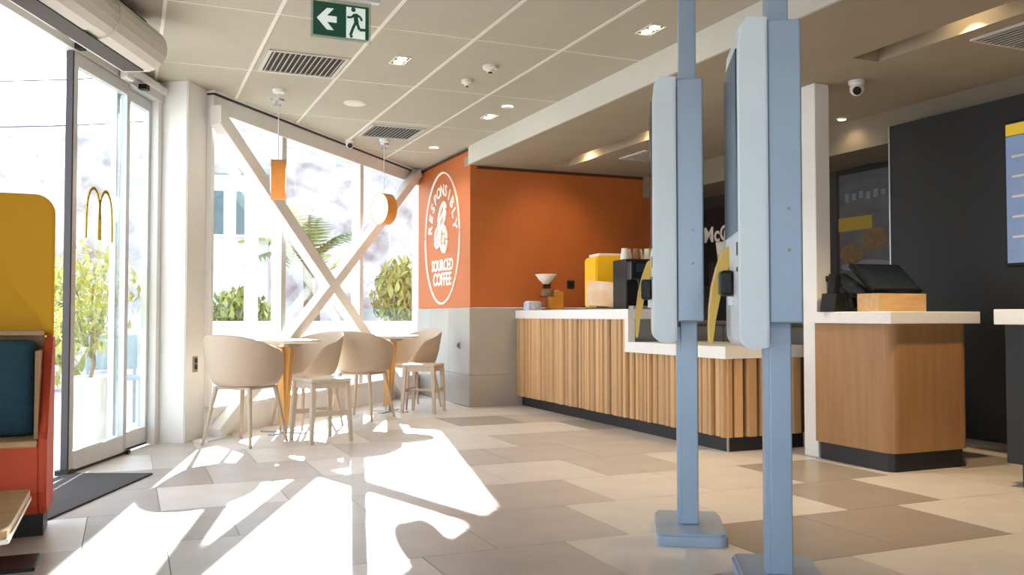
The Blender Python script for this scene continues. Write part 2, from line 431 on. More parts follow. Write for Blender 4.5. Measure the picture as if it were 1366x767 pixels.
# diagonal steel braces in front of the glass
def pix(px, py):
    x = (px-683)/1200.0; z = (383.5-py)/1200.0; p = math.atan(37.5/1200)
    return Vector((x, math.cos(p)-z*math.sin(p), math.sin(p)+z*math.cos(p)))
def onwin(px, py, off):
    n = Vector((WD.y, -WD.x, 0)); p0 = Vector((W0.x, W0.y, 0))+n*off; d = pix(px, py); c = Vector((0, 0, H))
    return c + d*((p0-c).dot(n)/d.dot(n))
xb = thing('cross_brace', 'white steel cross brace standing inside the tall window', 'brace', (W0.x, W0.y, 0))
def brace(a, b, wdt, off):
    a, b = onwin(*a, off), onwin(*b, off); d = (b-a).normalized(); n = Vector((WD.y, -WD.x, 0)); s = d.cross(n).normalized()
    # run the beam to the floor and the ceiling
    ta = (2.70-a.z)/d.z; a2 = a+d*ta if d.z else a
    tb = (.0-a.z)/d.z; b2 = a+d*tb
    bm = B(); M = Matrix((s, n, d)).transposed().to_4x4()
    base = b2; ln = (a2-b2).length; dd = (a2-b2).normalized(); M = Matrix((s, n, dd)).transposed().to_4x4()
    box(bm, -wdt/2, wdt/2, -.05, .05, .06, ln-.05, M=M, bev=.006)
    bmesh.ops.translate(bm, verts=bm.verts, vec=b2)
    for (q, nn) in ((W0-WD*.05, -WD), (W1-WD*.03, WD)):       # cut the ends off flush against the column and the side wall
        r = bmesh.ops.bisect_plane(bm, geom=bm.verts[:]+bm.edges[:]+bm.faces[:], plane_co=(q.x, q.y, 0), plane_no=(nn.x, nn.y, 0), clear_outer=True)
        cut = [e for e in r['geom_cut'] if isinstance(e, bmesh.types.BMEdge)]
        if cut: bmesh.ops.contextual_create(bm, geom=cut)
    bmesh.ops.translate(bm, verts=bm.verts, vec=-xb.location); obj('beam', bm, 'white_paint', xb)
    bm = B(); box(bm, -.16, .16, -.07, .07, .0, .012, M=Matrix.Translation(b2-xb.location) @ Matrix.Rotation(WA+R(90), 4, 'Z')); obj('foot_plate', bm, 'white_paint', xb)
brace((289, 155), (430, 365), .125, .115)
brace((549, 241), (395, 441), .105, .12)

# ------------------------------------------------------------------ sliding door wall
dw = sempty('wall_left', (XD, 0, 0))
bx('header', 'white_paint', dw, -.10, .0, 3.9, 6.82, 2.60, CEIL+.05)
bx('header_rail', 'frame_grey', dw, -.10, .045, 3.9, 6.80, 2.555, 2.615, bev=.004)
bx('operator_cover', 'frame_white', dw, .0, .07, 3.9, 6.80, 2.615, 2.67, bev=.006)
bx('jamb', 'frame_white', dw, -.08, .03, 6.70, 6.79, 0, 2.56)
bx('near_panel', 'white_paint', dw, -.06, -.03, .6, 3.9, .1, 2.55); bx('near_glass', 'pane', dw, -.05, -.04, -4, .6, .1, 2.55)
for y in (-3.9, -1.3, 1.3, 3.9): bx('post', 'frame_white', dw, -.08, .02, y-.05, y+.05, 0, CEIL)
bx('top_beam', 'white_paint', dw, -.10, .0, -4, 3.9, 2.5, CEIL+.05); bx('bottom_rail', 'frame_white', dw, -.08, .02, -4, 3.9, -.03, .12)
def slide_panel(n, x, y0, y1, dark):
    d = sempty(n, (XD, 0, 0))
    bx('stile', 'frame_grey', d, x-.022, x+.022, y0, y0+.05, .02, 2.55, bev=.003); bx('stile', 'frame_grey', d, x-.022, x+.022, y1-.05, y1, .02, 2.55, bev=.003)
    if dark: bx('edge_gasket', 'dark_gasket', d, x-.02, x+.02, y0-.018, y0, .02, 2.55)
    bx('bottom_rail', 'frame_white', d, x-.022, x+.022, y0+.05, y1-.05, .02, .135, bev=.003)
    bx('top_rail', 'frame_grey', d, x-.022, x+.022, y0+.05, y1-.05, 2.47, 2.55, bev=.003)
    bx('bottom_gasket', 'dark_gasket', d, x-.015, x+.015, y0, y1, .002, .02)
    p = bx('pane', 'pane', d, x-.004, x+.004, y0+.05, y1-.05, .135, 2.47)
    return d
d1 = slide_panel('door_1', .012, 5.40, 6.20, True)
d2 = slide_panel('door_2', -.045, 6.12, 6.71, False)
bx('floor_guide', 'black_plastic', d1, -.03, .05, 5.36, 5.44, 0, .03); bx('floor_guide', 'black_plastic', d1, .03, .055, 6.19, 6.22, 0, .03)
bx('sensor', 'frame_white', d1, .05, .11, 5.98, 6.08, 2.54, 2.61, bev=.01); bx('stop_block', 'black_plastic', d1, .04, .10, 6.30, 6.36, 2.55, 2.585)
bx('stop_block', 'black_plastic', d1, .04, .09, 5.37, 5.43, 2.56, 2.595)
# arch emblem on the door glass: a letter M of two tall arches
bm = B()
def arch_profile(y0, y1, zb, zt, n=14):
    pts = []
    for i in range(n+1):
        t = math.pi*i/n
        pts.append(((y0+y1)/2 - (y1-y0)/2*math.cos(t)**1 if True else 0, zb+(zt-zb)*math.sin(t)**.55))
    return pts
EY0, EY1, EZ0, EZ1 = 5.60, 5.965, 1.44, 1.76
def band(bm, pts, x, wd):
    for a, b in zip(pts, pts[1:]):
        a, b = Vector((a[0], a[1])), Vector((b[0], b[1])); d = (b-a); L = d.length; ang = math.atan2(d.y, d.x)
        M = Matrix.Translation((x, a.x, a.y)) @ Matrix.Rotation(ang, 4, 'X')
        box(bm, -.003, .003, -.005, L+.005, -wd/2, wd/2, M=M)
mid = (EY0+EY1)/2
band(bm, arch_profile(EY0, mid+.012, EZ0, EZ1), .021, .020); band(bm, arch_profile(mid-.012, EY1, EZ0, EZ1), .021, .020)
e = obj('arch_emblem', bm, 'arch_yellow', d1); e['label'] = 'yellow double arch letter M on the door glass'

# air curtain above the doorway
ac = thing('air_curtain', 'long rounded white air curtain unit hung above the sliding door', 'air curtain', (-2.22, 4.2, CEIL))
def rprof(w2, z0, z1, r, n=5):
    pts = []
    for cx, cz, a0 in ((w2-r, z1-.02, 0), (-w2+.02, z1-.02, 90), (-w2+r, z0+r, 180), (w2-r, z0+r, 270)):
        rr = r if cz < z1-.03 else .02
        for i in range(n+1):
            a = R(a0+90*i/n); pts.append((cx+(w2-r-cx if False else 0)+rr*math.cos(a), cz+rr*math.sin(a)))
    return pts
def acbody(nm, y0, y1, sc=1.0):
    pts = []
    # rounded belly towards the room, flat towards the wall
    for i in range(9): a = R(-100+i*20); pts.append((.03+.135*sc*math.cos(a), -.185+.135*sc*math.sin(a)))
    pts += [(-.12*sc, -.06), (-.16*sc, -.12), (-.16*sc, -.26), (-.10*sc, -.318*sc)]
    bm = B(); prism(bm, pts, 'y', y0, y1); obj(nm, bm, 'aircon', ac)
acbody('housing', -.9, .33); acbody('housing', .49, 1.12); acbody('joint_sleeve', .33, .49, .93)
bx('outlet_slot', 'vent_dark', ac, -.08, .04, -.85, 1.08, -.325, -.318)
for y in (-.2, .38, .44, .98): bx('hanger', 'aircon', ac, -.02, .02, y-.02, y+.02, -.12, 0)
bx('intake_grille', 'vent_dark', ac, -.08, .08, .55, 1.02, -.055, -.045)

# door mat
m_ = bx('door_mat', 'mat_grey', None, -.255, .255, -.605, .605, 0, .010, bev=.003, loc=(-2.405, 4.81, 0))
tag(m_, 'dark grey ribbed entrance mat on the floor inside the sliding door', 'mat')

# ------------------------------------------------------------------ service counters
FC = 3.825; HT, LT = 1.005, .735; TH_S = .085
STEP, ENDB = 6.50, 5.165
tcn = thing('tall_counter', 'tall counter section clad in vertical oak slats, beside the grey wall', 'counter', (*w(FC, STEP), 0), TH)
lcn = thing('low_counter', 'low accessible counter section clad in vertical oak slats, behind the kiosks', 'counter', (*w(FC, ENDB), 0), TH)
L1_ = 8.785-STEP; L2_ = STEP-ENDB
bx('body', 'slat_back', tcn, .02, .62, 0.003, L1_, .11, HT-TH_S); bx('plinth', 'plinth_black', tcn, .05, .60, .0, L1_, 0, .112)
bx('end_panel', 'cabinet_grey', tcn, .03, .62, -.012, .003, LT, HT-TH_S)
bx('body', 'slat_back', lcn, .02, .70, .02, L2_-.014, .11, LT-TH_S); bx('plinth', 'plinth_black', lcn, .04, .70, .04, L2_, 0, .112)
bx('corner_strip', 'steel', lcn, .030, .042, .030, .042, 0, .112)
def slat_mesh():
    bm = B(); pts = [(-.5, 0), (-.5, -.6), (-.36, -1), (.36, -1), (.5, -.6), (.5, 0)]
    prism(bm, pts, 'z', 0, 1); me = bpy.data.meshes.new('slat'); bm.to_mesh(me); bm.free(); me.materials.append(MATS['slat_wood']); return me
SM = slat_mesh(); rs = random.Random(3)
def slats(parent, length, z0, z1, along, start=0):
    y = start
    while y < length-.02:
        wd = rs.choice([.036, .046, .058, .072, .088]); gap = rs.choice([.016, .020, .026]); wd = min(wd, length-y)
        dp = rs.choice([.024, .032, .042])
        o = obj('slat', SM, None, parent)
        if along == 'y': o.location = (.02, y+wd/2, z0); o.rotation_euler = (0, 0, R(-90)); o.scale = (wd, dp, z1-z0)
        else: o.location = (y+wd/2, .02, z0); o.scale = (wd, dp, z1-z0)
        y += wd+gap
    return
slats(tcn, L1_, .105, HT-TH_S, 'y', .004); slats(lcn, L2_-.002, .105, LT-TH_S, 'y', .0); slats(lcn, .68, .105, LT-TH_S, 'x', .0)
bm = B()
prism(bm, [(8.785, HT), (8.785, HT-TH_S), (STEP+.0, HT-TH_S), (STEP+.0, LT-TH_S), (ENDB-.03, LT-TH_S), (ENDB-.03, LT), (STEP-.055, LT), (STEP-.055, HT)], 'x', FC-.03, FC+.035)
box(bm, FC+.0351, FC+.66, STEP-.055, 8.785, HT-TH_S+.002, HT-.0005); box(bm, FC+.0351, FC+.72, ENDB-.03, STEP-.056, LT-TH_S+.002, LT-.0005)
o = obj('counter_worktop', bm, 'worktop_white', rot=TH); tag(o, 'stepped white worktop running from the tall slatted counter down to the low one', 'worktop')

# small wood order counter with a rounded corner
oc = thing('order_counter', 'small plain oak order counter with rounded corner and black plinth', 'counter', (*w(4.24, 4.10), 0), TH)
def rrect(x0, x1, y0, y1, r, n=6, corners=(1, 0, 0, 0)):
    pts = []
    for i, (cx, cy, a0) in enumerate(((x0, y0, 180), (x1, y0, 270), (x1, y1, 0), (x0, y1, 90))):
        rr = r if corners[i] else .004
        sx = 1 if cx == x0 else -1; sy = 1 if cy == y0 else -1
        for k in range(n+1): a = R(a0+90*k/n); pts.append((cx+sx*rr+rr*math.cos(a), cy+sy*rr+rr*math.sin(a)))
    return pts
bm = B(); prism(bm, rrect(0, .66, 0, .655, .07, corners=(1, 1, 0, 0)), 'z', .115, .90); obj('body', bm, 'panel_wood', oc, smooth=False)
bm = B(); prism(bm, rrect(.02, .64, .02, .63, .05, corners=(1, 1, 0, 0)), 'z', 0, .115); obj('plinth', bm, 'plinth_black', oc)
o = bx('counter_worktop', 'worktop_white', None, -.04, .71, -.04, .65, .90, .975, bev=.004, loc=(*w(4.24, 4.10), 0), rot=TH)
tag(o, 'square white worktop slab on the small oak order counter', 'worktop')
# dark counter at the right edge
dc = thing('dark_counter', 'black fronted counter at the right edge of the picture', 'counter', (*w(4.53, 3.56), 0), TH)
bx('body', 'dark_wall', dc, 0, .70, -1.9, 0, .13, .90, bev=.004); bx('plinth', 'plinth_black', dc, .06, .68, -1.88, -.05, 0, .13)
o = bx('counter_worktop', 'worktop_white', None, -.05, .73, -1.95, .03, .90, .985, bev=.004, loc=(*w(4.53, 3.56), 0), rot=TH)
tag(o, 'white worktop slab on the black fronted counter at the right edge', 'worktop')

# ------------------------------------------------------------------ order kiosks
def kiosk(loc, label, group=None):
    t = thing('order_kiosk', label, 'kiosk', (loc[0], loc[1], 0), R(-7.5))
    bm = B(); prism(bm, rrect(-.145, .145, -.235, .235, .035, corners=(1, 1, 1, 1)), 'z', 0, .05)
    bmesh.ops.bevel(bm, geom=[e for e in bm.edges if e.verts[0].co.z > .04 and e.verts[1].co.z > .04], offset=.010, segments=2, affect='EDGES')
    obj('base_plate', bm, 'kiosk_grey', t)
    bx('pole', 'kiosk_grey', t, -.037, .037, -.05, .05, .05, CEIL, bev=.004)
    bx('pole_channel', 'kiosk_grey', t, -.052, -.037, -.035, .035, .05, .90)
    bx('rear_box', 'kiosk_grey', t, -.055, .055, -.185, .185, .925, 1.955, bev=.006)
    for z in (1.17, 1.31):
        bm = B(); cone(bm, (.01, -.185, z), (.01, -.190, z), .006, .006, 10); obj('screw', bm, 'outlet_metal', t)
    # white housing: rounded at the foot
    pts = [(-.058, 1.96), (-.125, 1.965), (-.150, 1.93), (-.158, 1.85), (-.158, .90)]
    for i in range(1, 8): a = R(180+90*i/8); pts.append((-.108+.05*math.cos(a), .885+.05*math.sin(a)))
    pts += [(-.10, .835), (-.058, .845)]
    bm = B(); prism(bm, pts, 'y', -.205, .205)
    bmesh.ops.bevel(bm, geom=[e for e in bm.edges if abs(e.verts[0].co.y-e.verts[1].co.y) < .001], offset=.007, segments=2, affect='EDGES')
    hs = obj('housing', bm, 'kiosk_white', t)
    bx('icon', 'print_white', hs, -.110, -.096, -.2065, -.2045, 1.018, 1.030)
    bx('touch_screen', 'screen_black', t, -.163, -.150, -.185, .185, 1.235, 1.86, bev=.002)
    bx('printer_slot', 'dark_gasket', t, -.161, -.150, -.175, -.16, 1.155, 1.20); bx('scanner_slot', 'dark_gasket', t, -.161, -.150, -.175, -.155, 1.10, 1.115)
    cr = thing('x', '', ''); bpy.data.objects.remove(cr)
    r = bx('card_reader', 'black_plastic', t, -.205, -.155, -.055, .03, 1.02, 1.11, bev=.012)
    bx('reader_bracket', 'kiosk_white', t, -.175, -.15, -.03, .005, .985, 1.02, bev=.003)
    # yellow curved privacy fin at the far side
    out = [(-.150, 1.215), (-.178, 1.19), (-.200, 1.13), (-.217, 1.06), (-.227, .98), (-.230, .90), (-.228, .85), (-.218, .85), (-.208, .93), (-.190, 1.02), (-.172, 1.09), (-.156, 1.14)]
    bm = B(); prism(bm, out, 'y', .09, .19); obj('privacy_fin', bm, 'fin_yellow', t)
    return t
kiosk((.775, 3.96), 'tall white order kiosk on a grey pole, farther back with its foot plate in view')
kiosk((.945, 3.20), 'tall white order kiosk on a grey pole, nearest the camera')

# ------------------------------------------------------------------ tub chairs, tables, stools
def shell_mesh():
    bm = B(); NA, NT = 48, 14; rings = []
    for j in range(NT+1):
        t = j/NT; ring = []
        for i in range(NA):
            a = 2*math.pi*i/NA                    # 0 = back (-y)
            d = a if a <= math.pi else 2*math.pi-a
            if d < R(95): rim = .815-.115*(d/R(95))**2
            else:
                u = min(1, (d-R(95))/R(55)); u = u*u*(3-2*u); rim = .70*(1-u)+.455*u
            sx = .295; sy = .265 if d < R(90) else .235
            rr = .20
            if t < .45: rad = rr*t/.45*1.0; z = .435+.004*(t/.45)**2; k = 0
            else:
                u = (t-.45)/.55; k = u
                z = .439 + (rim-.439)*(u**1.55); rad = rr
            ex = 1 + k**.55*.0
            ox = (rr + (sx-rr)*k**.6)/rr; oy = (rr + (sy-rr)*k**.6)/rr
            if rim < .5: ox = 1+(ox-1)*.45; oy = 1+(oy-1)*.45
            x = rad*math.sin(a)*ox; y = -rad*math.cos(a)*oy - (.035*k if d < R(90) else 0)
            ring.append((x, y, z))
        rings.append(ring)
    c = bm.verts.new((0, 0, .434)); V = []
    for ring in rings[1:]: V.append([bm.verts.new(p) for p in ring])
    for i in range(NA): bm.faces.new((c, V[0][i], V[0][(i+1) % NA]))
    for a, b in zip(V, V[1:]):
        for i in range(NA): bm.faces.new((a[i], b[i], b[(i+1) % NA], a[(i+1) % NA]))
    bmesh.ops.recalc_face_normals(bm, faces=bm.faces)
    return bm
def make_chair(label, loc, rz):
    t = thing('tub_chair', label, 'chair', (*loc, 0), rz, 'beige tub chairs at the window tables')
    s = obj('shell', shell_mesh(), 'shell_beige', t, smooth=True)
    m = s.modifiers.new('thick', 'SOLIDIFY'); m.thickness = .012; m.offset = 0
    m = s.modifiers.new('sub', 'SUBSURF'); m.levels = 1; m.render_levels = 1
    bm = B()
    for sg in (1, -1): tube(bm, [(-.15*sg, -.15, .418), (.0, 0, .425), (.15*sg, .15, .418)], .013)
    tube(bm, [(-.15, -.15, .42), (.15, -.15, .42), (.15, .15, .42), (-.15, .15, .42)], .010, close=True)
    obj('under_frame', bm, 'shell_beige', t)
    for sx in (-1, 1):
        for sy in (-1, 1):
            bm = B(); cone(bm, (sx*.15, sy*.15, .425), (sx*.215, sy*.215, .0), .018, .011, 12); obj('leg', bm, 'shell_beige', t)
    return t
def dup(root, loc, rz, label):
    r = root.copy(); COL.objects.link(r); r.location = (*loc, 0); r.rotation_euler = (0, 0, rz); r['label'] = label
    for ch in list(root.children):
        c = ch.copy(); COL.objects.link(c); c.parent = r
    return r
FA = R(-17)
ch1 = make_chair('beige tub chair seen from behind, nearest the white column', (-1.985, 6.73), R(-22))
dup(ch1, (-1.77, 7.80), R(140), 'beige tub chair facing the camera across the nearer round table')
dup(ch1, (-1.385, 8.37), R(-20), 'beige tub chair seen from behind at the farther round table')
dup(ch1, (-1.04, 9.42), R(130), 'beige tub chair facing the camera beside the orange emblem wall')
def make_table(label, loc):
    t = thing('cafe_table', label, 'table', (*loc, 0), R(-17), 'round tables by the window')
    bm = B(); lathe(bm, [(.0, .728), (.27, .728), (.29, .738), (.29, .748), (.285, .753), (0, .753)], 40); obj('table_top', bm, 'table_top', t)
    bm = B(); prism(bm, [(-.075, .70), (-.028, .06), (.028, .06), (.075, .70)], 'y', -.028, .028)
    obj('pedestal', bm, 'oak_leg', t)
    bm = B(); prism(bm, [(-.075, .70), (-.028, .06), (.028, .06), (.075, .70)], 'x', -.028, .028); obj('pedestal', bm, 'oak_leg', t)
    bm = B(); cone(bm, (0, 0, .70), (0, 0, .728), .13, .13, 24); obj('mounting_plate', bm, 'steel', t)
    bm = B(); cone(bm, (0, 0, .012), (0, 0, .062), .035, .030, 16); obj('foot_collar', bm, 'steel', t)
    bm = B(); box(bm, -.20, .20, -.022, .022, 0, .012); box(bm, -.022, .022, -.20, .20, 0, .0121); obj('cross_base', bm, 'steel', t)
    return t
tb1 = make_table('small round pale table between the column and the first two chairs', (-1.855, 7.34))
dup(tb1, (-1.22, 8.93), R(-17), 'small round pale table nearest the orange emblem wall')
def make_stool(label, loc, rz):
    t = thing('stool', label, 'stool', (*loc, 0), rz, 'backless beige stools beside the chairs')
    bm = B(); box(bm, -.165, .165, -.165, .165, .447, .478, bev=.012, seg=3); obj('seat', bm, 'stool_beige', t)
    bm = B()
    for s in (-1, 1): box(bm, -.14, .14, s*.142-.012, s*.142+.012, .405, .447); box(bm, s*.142-.012, s*.142+.012, -.13, .13, .405, .447)
    obj('apron', bm, 'stool_beige', t)
    for sx in (-1, 1):
        for sy in (-1, 1):
            bm = B(); vs = box(bm, -.020, .020, -.020, .020, 0, .447, bev=.004)
            for v in bm.verts: k = 1-v.co.z/.447; v.co.x = v.co.x*(1-.3*k)+sx*(.142+.022*k); v.co.y = v.co.y*(1-.3*k)+sy*(.142+.022*k)
            obj('leg', bm, 'stool_beige', t)
            bm = B(); cone(bm, (sx*.164, sy*.164, 0), (sx*.164, sy*.164, .012), .012, .012, 10); obj('foot_cap', bm, 'black_plastic', t)
    for s in (-1, 1): bx('stretcher', 'stool_beige', t, s*.152-.010, s*.152+.010, -.14, .14, .20, .235)
    bx('stretcher', 'stool_beige', t, -.145, .145, -.010, .010, .205, .23)
    return t
st1 = make_stool('backless beige four legged stool at the nearer round table', (-1.455, 6.88), R(-50))
st2 = dup(st1, (-.875, 8.92), R(-13), 'backless beige four legged stool nearest the orange emblem wall')

# pendant drum lamps
def drum(label, px, py, d, rz):
    p = pix(px, py); k = d/p.y; P = Vector((0, 0, H)) + p*k
    t = thing('pendant_lamp', label, 'lamp', tuple(P), rz)
    bm = B(); n = 40; r0, r1, hw = .158, .150, .055      # axis along local x
    prof = [(r1, -hw), (r0, -hw), (r0, hw), (r1, hw)]
    ring = [[bm.verts.new((x, r*math.cos(2*math.pi*i/n), r*math.sin(2*math.pi*i/n))) for i in range(n)] for r, x in prof]
    for a, b in zip(ring, ring[1:]+ring[:1]):
        for i in range(n): bm.faces.new((a[i], a[(i+1) % n], b[(i+1) % n], b[i]))
    bmesh.ops.recalc_face_normals(bm, faces=bm.faces); obj('rim', bm, 'lamp_rim', t)
    for s in (-1, 1):
        bm = B(); pr = [(.0, .012), (.06, .011), (.12, .006), (.149, 0), (.149, -.02), (0, -.02)]
        lathe(bm, pr, 32); o = obj('diffuser', bm, 'lamp_glow', t, loc=(s*(hw-.006), 0, 0), rot=(0, R(90*s), 0), smooth=False)
    bm = B(); tube(bm, [(0, 0, .156), (0, 0, CEIL-P.z-.02)], .004, 6); obj('cord', bm, 'frame_white', t)
    bm = B(); cone(bm, (0, 0, CEIL-P.z-.025), (0, 0, CEIL-P.z), .045, .05, 20); obj('ceiling_rose', bm, 'frame_white', t)
drum('round drum pendant lamp with orange rim seen edge on, left of the pair', 371, 240, 7.0, R(14.6))
drum('round drum pendant lamp with its glowing white face showing, right of the pair', 512, 279, 9.0, R(8+34))

# ------------------------------------------------------------------ emblem on the orange side wall
em = thing('wall_emblem', 'white printed oval emblem with coffee beans on the orange wall', 'emblem', (*w(3.284, 9.70), 1.83), TH)
# local: x out of the wall is -x, y along the wall (away), so text runs from far (left) to near (right)
MT = Matrix(((0, 0, -1, 0), (-1, 0, 0, 0), (0, 1, 0, 0), (0, 0, 0, 1)))   # text x -> -y, text y -> z, text z -> -x
EW, EH = .60, .745
bm = B(); tube(bm, [(-.004, EW*math.cos(2*math.pi*i/64), EH*math.sin(2*math.pi*i/64)) for i in range(64)], .013, 6, close=True); obj('oval_ring', bm, 'print_white', em)
word = 'RESPONSIBLY'
for i, chx in enumerate(word):
    a = R(180-6 - (168.0)*i/(len(word)-1)); px_, py_ = .43*math.cos(a), .07+.47*math.sin(a)
    me = text_mesh(chx, .18, .006); me.materials.append(MATS['print_white'])
    me.transform(MT @ Matrix.Translation((px_, py_, 0)) @ Matrix.Rotation(a-R(90), 4, 'Z'))
    obj('letter', me, None, em)
for s, zz, sz in (('SOURCED', -.315, .165), ('COFFEE', -.475, .185)):
    me = text_mesh(s, sz, .006); me.materials.append(MATS['print_white']); me.transform(MT @ Matrix.Translation((0, zz, 0)) @ Matrix.Diagonal((1.0, 1.1, 1, 1)))
    obj('lettering', me, None, em)
def bean(cx, cz, rx, rz_, ang):
    bm = B(); pts = []
    for i in range(32):
        t = 2*math.pi*i/32; x, z = rx*math.cos(t), rz_*math.sin(t); X = cx+x*math.cos(ang)-z*math.sin(ang); Z = cz+x*math.sin(ang)+z*math.cos(ang); pts.append((-.004, -X, Z))
    tube(bm, pts, .022, 6, close=True)
    pts = []
    for i in range(9):
        u = -1+2*i/8; x, z = .25*rx*math.sin(u*math.pi), rz_*.85*u; X = cx+x*math.cos(ang)-z*math.sin(ang); Z = cz+x*math.sin(ang)+z*math.cos(ang); pts.append((-.004, -X, Z))
    tube(bm, pts, .020, 6); obj('bean', bm, 'print_white', em)
bean(.02, .25, .09, .17, R(-38)); bean(.07, -.01, .11, .15, R(15)); bean(-.13, .02, .08, .12, R(-25))

# outlets on walls
def outlet(label, c, b, z, rz, m='dark_brown', s=.045):
    t = thing('power_outlet', label, 'outlet', (*w(c, b), z), rz)
    bx('plate', m, t, -s, s, -.010, 0, -s, s, bev=.003); bx('socket', 'black_plastic', t, -.018, .018, -.014, -.010, -.018, .018)
outlet('small dark outlet on the orange back wall, nearer the glass bowl', 4.17, 8.80, 1.29, TH)
outlet('square dark outlet on the orange back wall beside the yellow dispenser', 4.46, 8.80, 1.29, TH)
outlet('small grey outlet low on the grey tiled wall under the emblem', 3.277, 9.12, .63, TH-R(90), 'outlet_metal', .035)

# ------------------------------------------------------------------ things on the tall counter
def on(c, b, z): return (*w(c, b), z)
t = thing('drink_dispenser', 'bright yellow rounded drink dispenser on the tall counter', 'dispenser', on(4.16, 7.47, HT), TH+R(-8))
bm = B(); prism(bm, [(x, z) for x, z in rrect(-.155, .155, .012, .50, .045, corners=(1, 1, 1, 1))], 'y', -.15, .17)
bmesh.ops.bevel(bm, geom=[e for e in bm.edges if abs(e.verts[0].co.y-e.verts[1].co.y) < .001], offset=.015, segments=2, affect='EDGES')
obj('body', bm, 'yellow_plastic', t); bx('base', 'black_plastic', t, -.14, .14, -.13, .15, 0, .02); bx('lid', 'cup_white', t, -.12, .14, -.12, .14, .50, .525, bev=.008)
t = thing('coffee_machine', 'black coffee machine with front nozzle on the tall counter', 'coffee machine', on(4.18, 6.87, HT), TH+R(-6))
bx('body', 'black_plastic', t, -.19, .21, -.10, .19, 0, .44, bev=.012); bx('head', 'black_gloss', t, -.19, .15, -.20, -.10, .25, .42, bev=.015); bx('drip_tray', 'steel', t, -.17, .13, -.20, -.10, 0, .03, bev=.004)
bm = B(); cone(bm, (-.08, -.15, .25), (-.08, -.15, .18), .03, .018, 14); obj('nozzle', bm, 'black_gloss', t)
bx('display', 'screen_black', t, -.14, .02, -.204, -.199, .32, .39); bm = B(); cone(bm, (.08, -.20, .35), (.08, -.215, .35), .028, .028, 18); obj('dial', bm, 'steel', t)
cupm = B(); lathe(cupm, [(.0, .0), (.040, .0), (.042, .006), (.030, .10), (.0, .10)], 18)
cme = bpy.data.meshes.new('cup'); cupm.to_mesh(cme); cupm.free()
for i in range(7):
    me = cme if i % 3 else cme.copy(); me2 = cme.copy(); me2.materials.append(MATS['cup_white' if i not in (2, 5) else 'cup_brown'])
    o = obj('paper_cup', me2, None, None, loc=on(4.06+.015*(i % 2), 7.06-.052*0 - i*.0, HT+.44))
    lx = -.14+.055*i
    p = Matrix.Rotation(TH+R(-6), 4, 'Z') @ Vector((lx, .03 + .07*(i % 2), 0)); q = w(4.18, 6.87)
    o.location = (q[0]+p.x, q[1]+p.y, HT+.44)
    tag(o, '%s upturned %s paper cup on the coffee machine' % (['first', 'second', 'third', 'fourth', 'fifth', 'sixth', 'seventh'][i] + ' from the left', 'brown' if i in (2, 5) else 'white'), 'cup', 'paper cups on the coffee machine')
t = thing('menu_stand', 'slanted printed menu card leaning on a stand before the yellow dispenser', 'menu card', on(3.95, 7.20, HT+.001), TH+R(-20))
bm = B(); box(bm, -.13, .13, -.004, .004, 0, .27, M=Matrix.Translation((0, -.03, .03)) @ Matrix.Rotation(R(-32), 4, 'X') @ Matrix.Rotation(R(5), 4, 'Y')); obj('card', bm, 'menu_sheet', t)
bx('support', 'clear_plastic', t, -.09, .09, .10, .106, 0, .20); bx('foot', 'cabinet_grey', t, -.10, .10, -.04, .11, 0, .012)
t = thing('bowl_stand', 'white footed bowl on a clear stem at the left end of the tall counter', 'bowl', on(4.02, 8.50, HT), TH)
bm = B(); lathe(bm, [(0, .275), (.03, .275), (.07, .315), (.115, .375), (.110, .377), (.06, .325), (0, .30)], 28); obj('bowl', bm, 'cup_white', t, smooth=True)
bm = B(); lathe(bm, [(.0, 0), (.065, 0), (.065, .008), (.012, .016), (.010, .275), (0, .275)], 20); obj('stem', bm, 'clear_plastic', t)
t = thing('cake_stand', 'small dark cake on a low plate at the left end of the tall counter', 'cake', on(3.97, 8.36, HT), TH)
bm = B(); lathe(bm, [(0, 0), (.05, 0), (.012, .02), (.012, .13), (.085, .138), (.085, .145), (0, .145)], 24); obj('plate', bm, 'clear_plastic', t)
bm = B(); lathe(bm, [(0, .145), (.065, .145), (.068, .19), (.055, .215), (0, .222)], 24); obj('cake', bm, 'cake_brown', t)
t = thing('napkin_box', 'small blue and white printed box on the left end of the tall counter', 'box', on(3.885, 8.50, HT), TH+R(10))
bx('box', 'blue_print', t, -.10, .06, -.05, .05, 0, .085, bev=.006); bx('lid', 'worktop_white', t, -.085, .045, -.04, .04, .085, .095, bev=.003)
t = thing('straw_holder', 'amber box holder beside the white bowl on the tall counter', 'holder', on(4.165, 8.57, HT), TH)
bx('box', 'amber', t, -.07, .07, -.05, .05, 0, .20, bev=.004); bx('divider', 'light_wood', t, .01, .016, -.05, .05, .20, .215)

